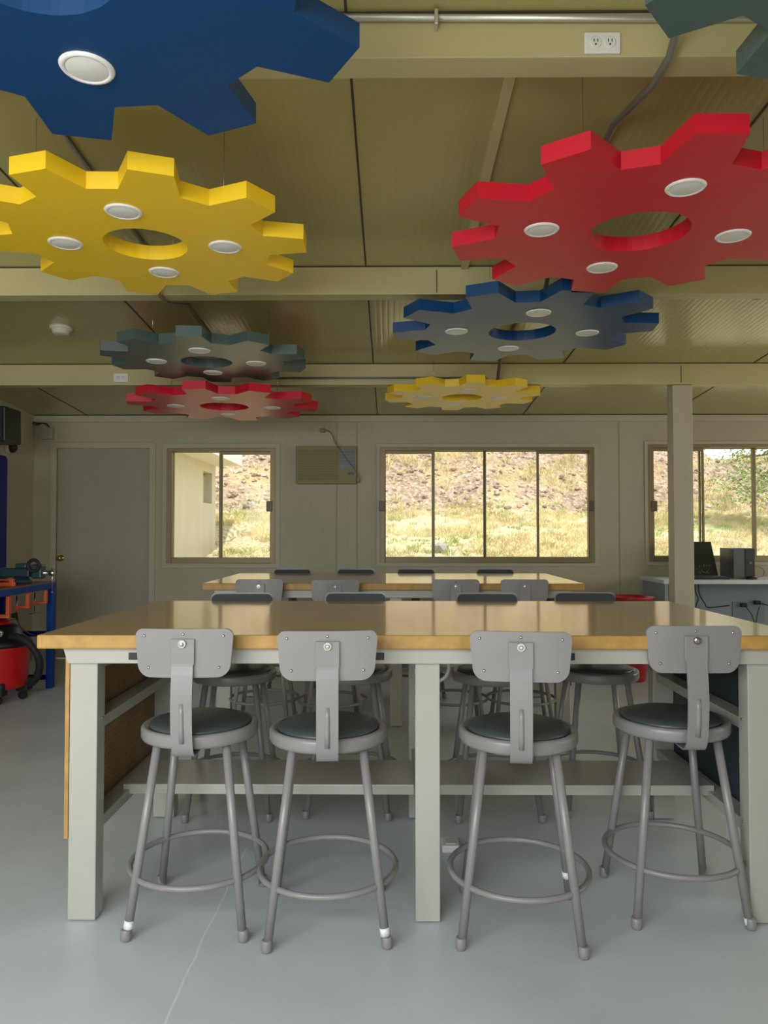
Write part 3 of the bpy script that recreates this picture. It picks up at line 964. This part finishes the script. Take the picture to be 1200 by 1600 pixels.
hp = [(.14, -.1, .47), (.22, -.12, .465), (.29, -.12, .42), (.345, -.11, .33), (.345, -.09, .24), (.30, -.06, .16), (.24, -.02, .12)]
hose = MB(); sp_ = smooth_pts(hp, 12)
hose.tube(sp_, .024, 14)
for i in range(1, len(sp_) - 1, 2):
    a, b = sp_[i], sp_[i + 1]
    hose.tube([a, a + (b - a) * .5], .0275, 14)
hose.build('hose', m_rub, vc)
cd = []
for k in range(60):
    a = k * .42
    cd.append((.07 + .055 * math.cos(a) + .002 * k * .3, -.03 + .03 * math.sin(a), .60 + .008 * math.sin(a * 1.7) + .0004 * k))
cd += [(.16, -.03, .56), (.21, -.03, .50), (.27, -.02, .47), (.33, .05, .44)]
MB().tube(smooth_pts(cd, 2), .0045, 6).build('cord', m_black, vc)

# speaker, wall box, cameras at the upper left corner
sp0 = thing('loudspeaker', 'black loudspeaker hung on the left wall under the ceiling', 'speaker', (-3.17, 5.95, 1.925))
MB().prism([(-.2, 0), (.15, 0), (.15, .02), (.145, .28), (-.2, .285)], -.12, .14, 'XZ').build('cabinet', m_black, sp0, bevel=.012)
MB().box(-.13, .125, -.128, -.121, .03, .26).build('grille', m_rub, sp0)
MB().box(.06, .11, -.131, -.1285, .012, .024).build('badge', mat('grey_badge', (.35, .35, .35), .4), sp0)
MB().box(-.37, -.2, -.03, .03, .1, .16).build('bracket', m_rub, sp0)
o = MB().box(XL + .0005, XL + .055, 6.62, 6.86, PZ(690, 6.75), PZ(652, 6.75)).build('junction_box', m_trimw, bevel=.005)
MB().box(XL + .0555, XL + .058, 6.66, 6.672, PZ(684, 6.75), PZ(659, 6.75)).build('slot', m_black, o)
tag(o, 'cream wall box with a dark slot on the left wall beside the loudspeaker', 'wall box')
dz = PZ(699, 6.72)
dc = MB().lathe([(.06, 0), (.06, .02), (.052, .035)], (0, 0, 0), 24, axis='X').build('security_camera', m_trimw)
MB().lathe([(.05, .035), (.045, .06), (.028, .08), (.001, .088)], (0, 0, 0), 24, axis='X').build('dome_lens', m_black, dc)
dc.location = (XL + .0005, 6.68, dz); tag(dc, 'white dome camera with black lens on the left wall below the loudspeaker', 'camera')
o = MB().box(PX(62, YB), PX(81.5, YB), YB - .06, YB - .0005, PZ(686, YB), PZ(668, YB)).build('junction_box', mat('grey_box', (.34, .33, .28), .5), bevel=.006)
tag(o, 'grey square junction box with loose wires in the upper left corner of the back wall', 'wall box')
wv = MB()
for k, (dx, dz_) in enumerate(((0, 0), (.01, .012), (-.006, .02))):
    wv.tube(smooth_pts([(PX(48, YB), YB - .035, PZ(661, YB) + dz_), (PX(57, YB), YB - .04, PZ(664, YB) + dz_), (PX(66, YB) + dx, YB - .05, PZ(661, YB)), (PX(72, YB), YB - .04, PZ(665, YB) + dz_), (PX(76, YB), YB - .03, PZ(667.5, YB))]), .0035, 6)
wv.build('wire', m_black, o)

# ------------------------------------------------------------------ right side : desk, laptop, tower, mouse, bin
dx0, dx1, dy0, dy1, dh = 2.36, 4.6, 6.5, 7.12, .80
dk = thing('desk', 'long white-topped computer desk under the right window', 'desk', ((dx0 + dx1) / 2, (dy0 + dy1) / 2, 0))
qx, qy = (dx0 + dx1) / 2, (dy0 + dy1) / 2
MB().box(dx0 - qx, dx1 - qx, dy0 - qy, dy1 - qy, dh - .035, dh).build('desktop', m_desk, dk, bevel=.003)
for x in (dx0 + .02, dx1 - .045):
    MB().box(x - qx, x - qx + .025, dy0 - qy + .03, dy1 - qy - .02, 0, dh - .036).build('end_panel', m_deskp, dk)
MB().box(dx0 + .05 - qx, dx1 - .05 - qx, dy1 - qy - .05, dy1 - qy - .03, .12, dh - .036).build('back_panel', m_deskp, dk)
# laptop
Y = 6.72
lp = thing('laptop', 'open black laptop with a dark screen on the desk behind the post', 'laptop', (PX(1098, Y), Y, dh))
MB().box(-.19, .17, -.13, .12, 0.0, .02).build('base', m_black, lp, bevel=.004)
kb = MB()
for r_ in range(4):
    for c_ in range(11):
        kb.box(-.15 + c_ * .027, -.15 + c_ * .027 + .022, -.06 + r_ * .03, -.06 + r_ * .03 + .024, .0205, .024)
kb.build('keyboard', mat('key_grey', (.10, .12, .12), .5), lp)
sc_ = MB(); z_ = .018
sc_.add([(-.19, .122, z_), (.175, .122, z_), (.145, .20, .325), (-.19, .20, .325), (-.19, .136, z_), (.175, .136, z_), (.145, .212, .325), (-.19, .212, .325)],
        [(0, 1, 2, 3), (7, 6, 5, 4), (0, 4, 5, 1), (1, 5, 6, 2), (2, 6, 7, 3), (3, 7, 4, 0)])
so = sc_.build('screen', m_screen, lp)
MB().lathe([(.022, 0), (.022, -.003), (.018, -.004)], (-.115, .128, .085), 18, axis='Y').build('round_mark', m_white, so)
st_ = MB()
random.seed(3)
for k in range(16):
    x = -.05 + random.random() * .17; z = .04 + random.random() * .07
    st_.tube([(x, .1215 + (z - .018) * .25, z), (x + random.uniform(-.03, .03), .1215 + (z - .018) * .25, z + random.uniform(-.02, .02))], .0022, 5)
st_.build('scribbled_mark', mat('grey_mark', (.25, .30, .30), .5), so)
# tower
Y = 6.82
tw = thing('computer_tower', 'small dark grey computer tower beside the laptop on the desk', 'computer', (PX(1147, Y), Y, dh))
hz = .27
MB().box(-.085, .10, -.14, .14, 0, hz).build('case', mat('tower_grey', (.10, .105, .10), .4), tw, bevel=.004)
MB().box(.015, .10, -.147, -.1405, .004, hz - .004).build('front_bezel', m_black, tw, bevel=.003)
MB().lathe([(.012, 0), (.012, -.004)], (.06, -.147, .14), 16, axis='Y').build('power_button', m_cdark, tw)
ms = MB(); ms.lathe([(.035, 0), (.037, .008), (.030, .022), (.015, .03), (.001, .031)], (0, 0, 0), 20)
mo = ms.build('computer_mouse', m_black); mo.scale = (1.3, 1, .8); mo.location = (PX(1171, 6.62), 6.62, dh + .0005)
tag(mo, 'black computer mouse with a looped cable right of the computer tower', 'mouse')
MB().tube(smooth_pts([(0, .03, .01), (-.02, .06, .03), (.03, .1, .1), (.08, .09, .13), (.11, .07, .09), (.09, .05, .03), (.03, .06, .008)]), .002, 6).build('cable', m_black, mo)
# cables under the desk
def cable(lab, pts, r=.005, mt=None):
    o = MB().tube(smooth_pts(pts), r, 7).build('cable', mt or m_black)
    return tag(o, lab, 'cable')
Yc = 7.0
cable('pair of black cables hanging below the desk beside the post', [(PX(1083, Yc), Yc, PZ(910, Yc)), (PX(1084, Yc), Yc, PZ(925, Yc)), (PX(1088, Yc), Yc, PZ(935, Yc)), (PX(1084, Yc), Yc, PZ(950, Yc)), (PX(1092, Yc), Yc, PZ(975, Yc))])
cable('black cable curving down below the computer tower', [(PX(1088, Yc), Yc, PZ(910, Yc)), (PX(1090, Yc), Yc, PZ(928, Yc)), (PX(1098, Yc), Yc, PZ(942, Yc)), (PX(1102, Yc), Yc, PZ(948, Yc)), (PX(1120, Yc), Yc, PZ(947, Yc)), (PX(1136, Yc), Yc, PZ(945, Yc))])
o = outlet('wall_outlet', PX(1165, 7.07), 7.068, PZ(955, 7.07), .30, .19, 'grey outlet panel below the desk with black plugs', mat('panel_grey2', (.24, .28, .29), .5), False)
for x, y in ((1160, 945), (1181, 941)):
    MB().box(PX(x - 4, 7.0), PX(x + 4, 7.0), 7.0, 7.056, PZ(y + 3, 7.0), PZ(y - 3, 7.0)).build('plug', m_black, o, bevel=.005)
cable('black cable drooping right from the outlet panel under the desk', [(PX(1181, 7), 6.995, PZ(942, 7)), (PX(1192, 7), 6.98, PZ(944, 7)), (PX(1210, 7), 6.97, PZ(952, 7)), (PX(1230, 7), 6.97, PZ(965, 7))])
cable('black cable dropping in a V from the outlet panel under the desk', [(PX(1160, 7), 6.995, PZ(946, 7)), (PX(1168, 7), 6.98, PZ(958, 7)), (PX(1174, 7), 6.98, PZ(972, 7)), (PX(1178, 7), 6.98, PZ(955, 7)), (PX(1182, 7), 6.99, PZ(946, 7))], .004)
# red bin
bn = MB().lathe([(.105, 0), (.11, .01), (.165, .66), (.178, .672), (.180, .685), (.168, .687), (.160, .66), (.10, .02), (.001, .02)], n=40)
bo_ = bn.build('waste_bin', m_bin); bo_.location = (PX(984, 6.2), 6.2, 0)
tag(bo_, 'round red waste bin by the back wall left of the post', 'bin')

# cords and plates under the near workbench
Y = 3.05
o = MB().tube(smooth_pts([(PX(697, Y), Y, .80), (PX(700, Y), Y, PZ(1030, Y)), (PX(700, Y), Y, PZ(1046, Y)), (PX(694, Y), Y, PZ(1057, Y)), (PX(684, Y), Y, PZ(1062, Y)), (PX(672, Y), Y, PZ(1058, Y)), (PX(664, Y), Y, PZ(1040, Y)), (PX(662, Y), Y, .80)]), .008, 8).build('cord', m_white)
tag(o, 'white cord looping down behind the middle leg of the nearest workbench', 'cord')
o = MB().box(.195, .262, 2.86, 2.95, .0, .028).build('floor_outlet_box', m_white, bevel=.006)
MB().box(.21, .25, 2.878, 2.93, .028, .031).build('cover', mat('plate_grey', (.55, .57, .56), .4), o)
tag(o, 'small white outlet box on the floor right of the middle table leg', 'outlet')

# ------------------------------------------------------------------ outdoors
def gnd(x, y):
    """terrain height"""
    n1 = noise.noise(Vector((x * .35, y * .35, 0)))
    n2 = noise.noise(Vector((x * 1.3, y * 1.3, 3)))
    n3 = noise.noise(Vector((x * 5, y * 5, 7)))
    if y < 8.3:
        base = .0 if y < 7.6 else .72 * (y - 7.6) / .7
        return base - .02
    flat = .72 + (y - 8.3) * .15
    if y < 14:
        z = flat + .07 * n1 + .05 * n2 + .02 * n3
        k = min(1, max(0, (-2.35 - x) / .4)) * min(1, max(0, (12.6 - y) / .5))
        return z * (1 - k) + .5 * k
    crest = 6.6
    k = min(1, max(0, (x - 5.5) / 1.2))
    crest = crest * (1 - k) + 2.72 * k + .35 * n1 * (1 - k) + .05 * n2
    z = .72 + 5.7 * .15 + (y - 14) * .66
    z = z + .16 * n1 + .16 * n2 + .07 * n3
    return min(z, crest + .04 * (y - 14) * 0) + 0.0

me = MB()
xs = [-14 + i * .16 for i in range(int(34 / .16))]
ys = [7.35 + j * .14 for j in range(int(17 / .14))]
nx, ny = len(xs), len(ys)
vs = [(x, y, gnd(x, y)) for y in ys for x in xs]
fs = [(j * nx + i, j * nx + i + 1, (j + 1) * nx + i + 1, (j + 1) * nx + i) for j in range(ny - 1) for i in range(nx - 1)]
me.add(vs, fs, 0, True)
m_ter = mat('hill_soil', (.5, .4, .3), .9)
nt, N, L, p = nodes_of(m_ter)
tc = N.new('ShaderNodeTexCoord')
vo = N.new('ShaderNodeTexVoronoi'); vo.inputs['Scale'].default_value = 15
L.new(tc.outputs['Object'], vo.inputs['Vector'])
r1 = N.new('ShaderNodeValToRGB')
els = r1.color_ramp.elements
els[0].position = 0; els[0].color = (.26, .17, .12, 1)
els[1].position = 1; els[1].color = (.54, .43, .35, 1)
e = els.new(.35); e.color = (.40, .27, .20, 1)
e = els.new(.7); e.color = (.48, .36, .25, 1)
sx = N.new('ShaderNodeSeparateColor'); L.new(vo.outputs['Color'], sx.inputs[0]); L.new(sx.outputs[0], r1.inputs[0])
nn = N.new('ShaderNodeTexNoise'); nn.inputs['Scale'].default_value = .7; nn.inputs['Detail'].default_value = 8
L.new(tc.outputs['Object'], nn.inputs['Vector'])
r2 = N.new('ShaderNodeValToRGB')
r2.color_ramp.elements[0].position = .45; r2.color_ramp.elements[1].position = .62
L.new(nn.outputs['Fac'], r2.inputs[0])
straw = N.new('ShaderNodeMixRGB'); straw.inputs[2].default_value = (.60, .47, .22, 1)
mm = N.new('ShaderNodeMath'); mm.operation = 'MULTIPLY'; mm.inputs[1].default_value = .7; L.new(r2.outputs[0], mm.inputs[0])
L.new(mm.outputs[0], straw.inputs[0]); L.new(r1.outputs[0], straw.inputs[1])
# lower flat : straw and green
n4 = N.new('ShaderNodeTexNoise'); n4.inputs['Scale'].default_value = 1.1; n4.inputs['Detail'].default_value = 7
L.new(tc.outputs['Object'], n4.inputs['Vector'])
r4 = N.new('ShaderNodeValToRGB')
r4.color_ramp.elements[0].position = .5; r4.color_ramp.elements[0].color = (.64, .56, .36, 1)
r4.color_ramp.elements[1].position = .72; r4.color_ramp.elements[1].color = (.50, .51, .22, 1)
L.new(n4.outputs['Fac'], r4.inputs[0])
sp = N.new('ShaderNodeSeparateXYZ'); L.new(tc.outputs['Object'], sp.inputs[0])
mr = N.new('ShaderNodeMapRange'); mr.inputs['From Min'].default_value = 13.6; mr.inputs['From Max'].default_value = 14.4
L.new(sp.outputs['Y'], mr.inputs['Value'])
fin = N.new('ShaderNodeMixRGB'); L.new(mr.outputs[0], fin.inputs[0]); L.new(r4.outputs[0], fin.inputs[1]); L.new(straw.outputs[0], fin.inputs[2])
L.new(fin.outputs[0], p.inputs['Base Color'])
bu = N.new('ShaderNodeBump'); bu.inputs['Strength'].default_value = .8; bu.inputs['Distance'].default_value = .08
L.new(vo.outputs['Distance'], bu.inputs['Height']); L.new(bu.outputs[0], p.inputs['Normal'])
me.build('ground', m_ter, kind='structure', fixn=False)
gp = MB(); gp.box(-40, 40, -40, YF - .12, -.16, -.1); gp.box(XR + .12, 40, YF - .12, 7.3, -.16, -.1); gp.box(-40, XL - .12, YF - .12, 7.3, -.16, -.1)
gp.build('yard', mat('yard_soil', (.52, .44, .30), .9, var=.1, vscale=1), kind='structure')

# loose rocks and grass on the hill
def grass_stuff(name, label, n, region, h, colr, dens_fn, seed, blades=16, w=.006, spread=.12):
    rnd = random.Random(seed)
    v = []; f = []
    cnt = 0; tries = 0
    while cnt < n and tries < n * 12:
        tries += 1
        x = rnd.uniform(region[0], region[1]); y = rnd.uniform(region[2], region[3])
        if abs(x) / y > .62: continue
        if x < -2.2 and 7 < y < 12.6: continue
        if rnd.random() > dens_fn(x, y): continue
        cnt += 1
        z = gnd(x, y) - .02
        hh_ = h * rnd.uniform(.6, 1.3)
        for b in range(blades):
            a = rnd.uniform(0, 2 * PI); r0 = rnd.uniform(0, spread * .35); r1_ = r0 + rnd.uniform(.2, 1) * spread
            bx, by = x + r0 * math.cos(a), y + r0 * math.sin(a)
            tx, ty = x + r1_ * math.cos(a), y + r1_ * math.sin(a)
            hz_ = hh_ * rnd.uniform(.55, 1)
            px_, py_ = -math.sin(a) * w, math.cos(a) * w
            mx_, my_ = (bx * .6 + tx * .4), (by * .6 + ty * .4)
            o_ = len(v)
            v += [(bx - w, by, z), (bx + w, by, z), (mx_ + w * .8, my_, z + hz_ * .6), (mx_ - w * .8, my_, z + hz_ * .6), (tx, ty, z + hz_)]
            f += [(o_, o_ + 1, o_ + 2, o_ + 3), (o_ + 3, o_ + 2, o_ + 4)]
    m_ = bpy.data.meshes.new(name); m_.from_pydata(v, [], f); m_.materials.append(colr)
    o = bpy.data.objects.new(name, m_); col.objects.link(o)
    return tag(o, label, 'grass', kind='stuff')
m_straw = mat('dry_grass', (.66, .55, .30), .8, var=.25, vscale=2.5)
m_green = mat('green_grass', (.40, .46, .15), .8, var=.3, vscale=2)
def dn(th, sc, off):
    return lambda x, y: 1 if noise.noise(Vector((x * sc, y * sc, off))) > th else .06
grass_stuff('dry_grass', 'dry straw-coloured grass covering the flat strip below the hill', 4200, (-8, 9, 9.3, 14.2), .11, m_straw, dn(-.1, .9, 1), 1, 16, .0032, .13)
grass_stuff('green_grass', 'green grass in patches along the foot of the hill', 900, (-8, 9, 9.6, 14.4), .10, m_green, lambda x, y: 1 if (noise.noise(Vector((x * .8, y * .8, 5))) > .15 or (y > 12.9 and abs(x + 2) < 2.2) or (x > 4 and y > 11.5)) else .02, 2, 16, .004, .12)
grass_stuff('dry_tussocks', 'tall dry tussocks scattered on the stony hillside', 950, (-10, 12, 14, 21), .22, m_straw, dn(.2, .55, 9), 3, 26, .0045, .20)

# rocks
def rock_mesh(mb, c, r, rnd, mi=0):
    bm = bmesh.new(); bmesh.ops.create_icosphere(bm, subdivisions=1, radius=r)
    s = (rnd.uniform(.7, 1.4), rnd.uniform(.7, 1.3), rnd.uniform(.45, .9)); rz = rnd.uniform(0, 6.28)
    vs = []
    for v in bm.verts:
        k = 1 + rnd.uniform(-.22, .22)
        x, y, z = v.co.x * s[0] * k, v.co.y * s[1] * k, v.co.z * s[2] * k
        vs.append((c[0] + x * math.cos(rz) - y * math.sin(rz), c[1] + x * math.sin(rz) + y * math.cos(rz), c[2] + z))
    fs = [tuple(v.index for v in f.verts) for f in bm.faces]
    bm.free(); mb.add(vs, fs, mi)
rnd = random.Random(11)
rk = MB(); cnt = 0
while cnt < 9500:
    y = rnd.uniform(13.9, 21); x = rnd.uniform(-.6, .62) * y
    rock_mesh(rk, (x, y, gnd(x, y)), rnd.choice([.018, .024, .03, .04, .06]) * rnd.uniform(.7, 1.3), rnd, rnd.choice([0, 1, 2])); cnt += 1
o = rk.build('hillside_rubble', [mat('rock_a', (.42, .30, .23), .9), mat('rock_b', (.54, .44, .36), .9), mat('rock_c', (.28, .19, .15), .9)], fixn=False)
tag(o, 'pinkish-brown rubble strewn over the hillside behind the windows', 'rubble', kind='stuff')
bm_ = MB(); rock_mesh(bm_, (0, 0, .02), .11, random.Random(5)); rock_mesh(bm_, (.05, .03, .04), .08, random.Random(6))
o = bm_.build('boulder', mat('boulder_grey', (.34, .31, .30), .9)); bxx, byy = PX(686, 9.9), 9.9; o.location = (bxx, byy, gnd(bxx, byy) + .03)
tag(o, 'pale grey boulder in the dry grass seen through the middle window', 'boulder')

# neighbour building
nb = thing('outbuilding', 'cream plastered building with a flat overhanging roof outside the left window', 'building', (-4.6, 10.2, 0))
nx0, nx1, ny0, ny1 = -1.9, 1.79, -2.3, 1.8      # local
zt = 2.28
wy0, wy1, wz0, wz1 = 1.0, 1.55, 1.66, 2.14
wbm = MB()
holed(ny0, ny1, 0, zt, [(wy0, wy1, wz0, wz1)], lambda a, b, c, d: wbm.box(nx1 - .2, nx1, a, b, c, d), .2)
wbm.box(nx0, nx0 + .2, ny0, ny1, 0, zt); wbm.box(nx0 + .2, nx1 - .2, ny0, ny0 + .2, 0, zt); wbm.box(nx0 + .2, nx1 - .2, ny1 - .2, ny1, 0, zt)
wbm.build('wall', mat('plaster', (.66, .60, .44), .9, var=.06, vscale=1.2, stretch=(3, 3, .6)), nb)
MB().box(nx0 - .3, nx1 + .42, ny0 - .3, ny1 + .02, zt, zt + .21).build('roof', mat('fascia', (.84, .81, .74), .8), nb)
wf_ = MB(); t = .035
wf_.box(nx1 - .17, nx1 - .13, wy0, wy0 + t, wz0, wz1); wf_.box(nx1 - .17, nx1 - .13, wy1 - t, wy1, wz0, wz1); wf_.box(nx1 - .17, nx1 - .13, wy0, wy1, wz0, wz0 + t); wf_.box(nx1 - .17, nx1 - .13, wy0, wy1, wz1 - t, wz1)
wf_.box(nx1 - .17, nx1 - .13, (wy0 + wy1) / 2 - .015, (wy0 + wy1) / 2 + .015, wz0, wz1)
wo = wf_.build('window', mat('win_white', (.7, .68, .6), .5), nb)
MB().box(nx1 - .155, nx1 - .150, wy0 + t, wy1 - t, wz0 + t, wz1 - t).build('pane', mat('dull_pane', (.28, .32, .34), .1), wo)

# tree at the right
tr = thing('tree', 'light green leafy tree outside the right window', 'tree', (6.95, 11.9, 0))
tz = gnd(6.95, 11.9)
rnd = random.Random(21)
tk = MB(); tips = []
def branch(p, d, ln, r, lvl):
    pts = [p]
    q = Vector(p)
    dd = Vector(d).normalized()
    for k in range(4):
        dd = (dd + Vector((rnd.uniform(-.25, .25), rnd.uniform(-.25, .25), rnd.uniform(-.08, .12)))).normalized()
        q = q + dd * ln / 4
        pts.append(q.copy())
        if lvl >= 1: tips.append(q.copy())
    tk.tube(pts, r, 7, r2=r * .5)
    if lvl < 3:
        for k in range(4 if lvl == 0 else 3):
            a = rnd.uniform(0, 6.28)
            nd = Vector((math.cos(a), math.sin(a), rnd.uniform(-.35, .7)))
            branch(pts[rnd.choice([2, 3, 4])], nd, ln * .62, r * .5, lvl + 1)
branch(Vector((0, 0, tz - .1)), (0, 0, 1), 1.9, .04, 0)
branch(Vector((0, 0, tz - .1)), (-.4, -.2, 1), 1.6, .03, 0)
tk.build('trunk', mat('bark', (.30, .24, .17), .9), tr)
v = []; f = []
for tp in tips:
    for k in range(26):
        c = tp + Vector((rnd.gauss(0, .16), rnd.gauss(0, .16), rnd.gauss(0, .14)))
        a = rnd.uniform(0, 6.28); el = rnd.uniform(-.9, .5); ln = rnd.uniform(.05, .09); w = ln * .22
        d_ = Vector((math.cos(a) * math.cos(el), math.sin(a) * math.cos(el), math.sin(el))); s_ = d_.cross(Vector((0, 0, 1))).normalized() * w
        o_ = len(v)
        v += [tuple(c), tuple(c + d_ * ln * .5 + s_), tuple(c + d_ * ln), tuple(c + d_ * ln * .5 - s_)]
        f.append((o_, o_ + 1, o_ + 2, o_ + 3))
m_ = bpy.data.meshes.new('foliage'); m_.from_pydata(v, [], f); m_.materials.append(mat('leaf', (.36, .50, .14), .6, var=.25, vscale=3))
o = bpy.data.objects.new('foliage', m_); col.objects.link(o); o.parent = tr
print('tips', len(tips), 'leaves', len(f))
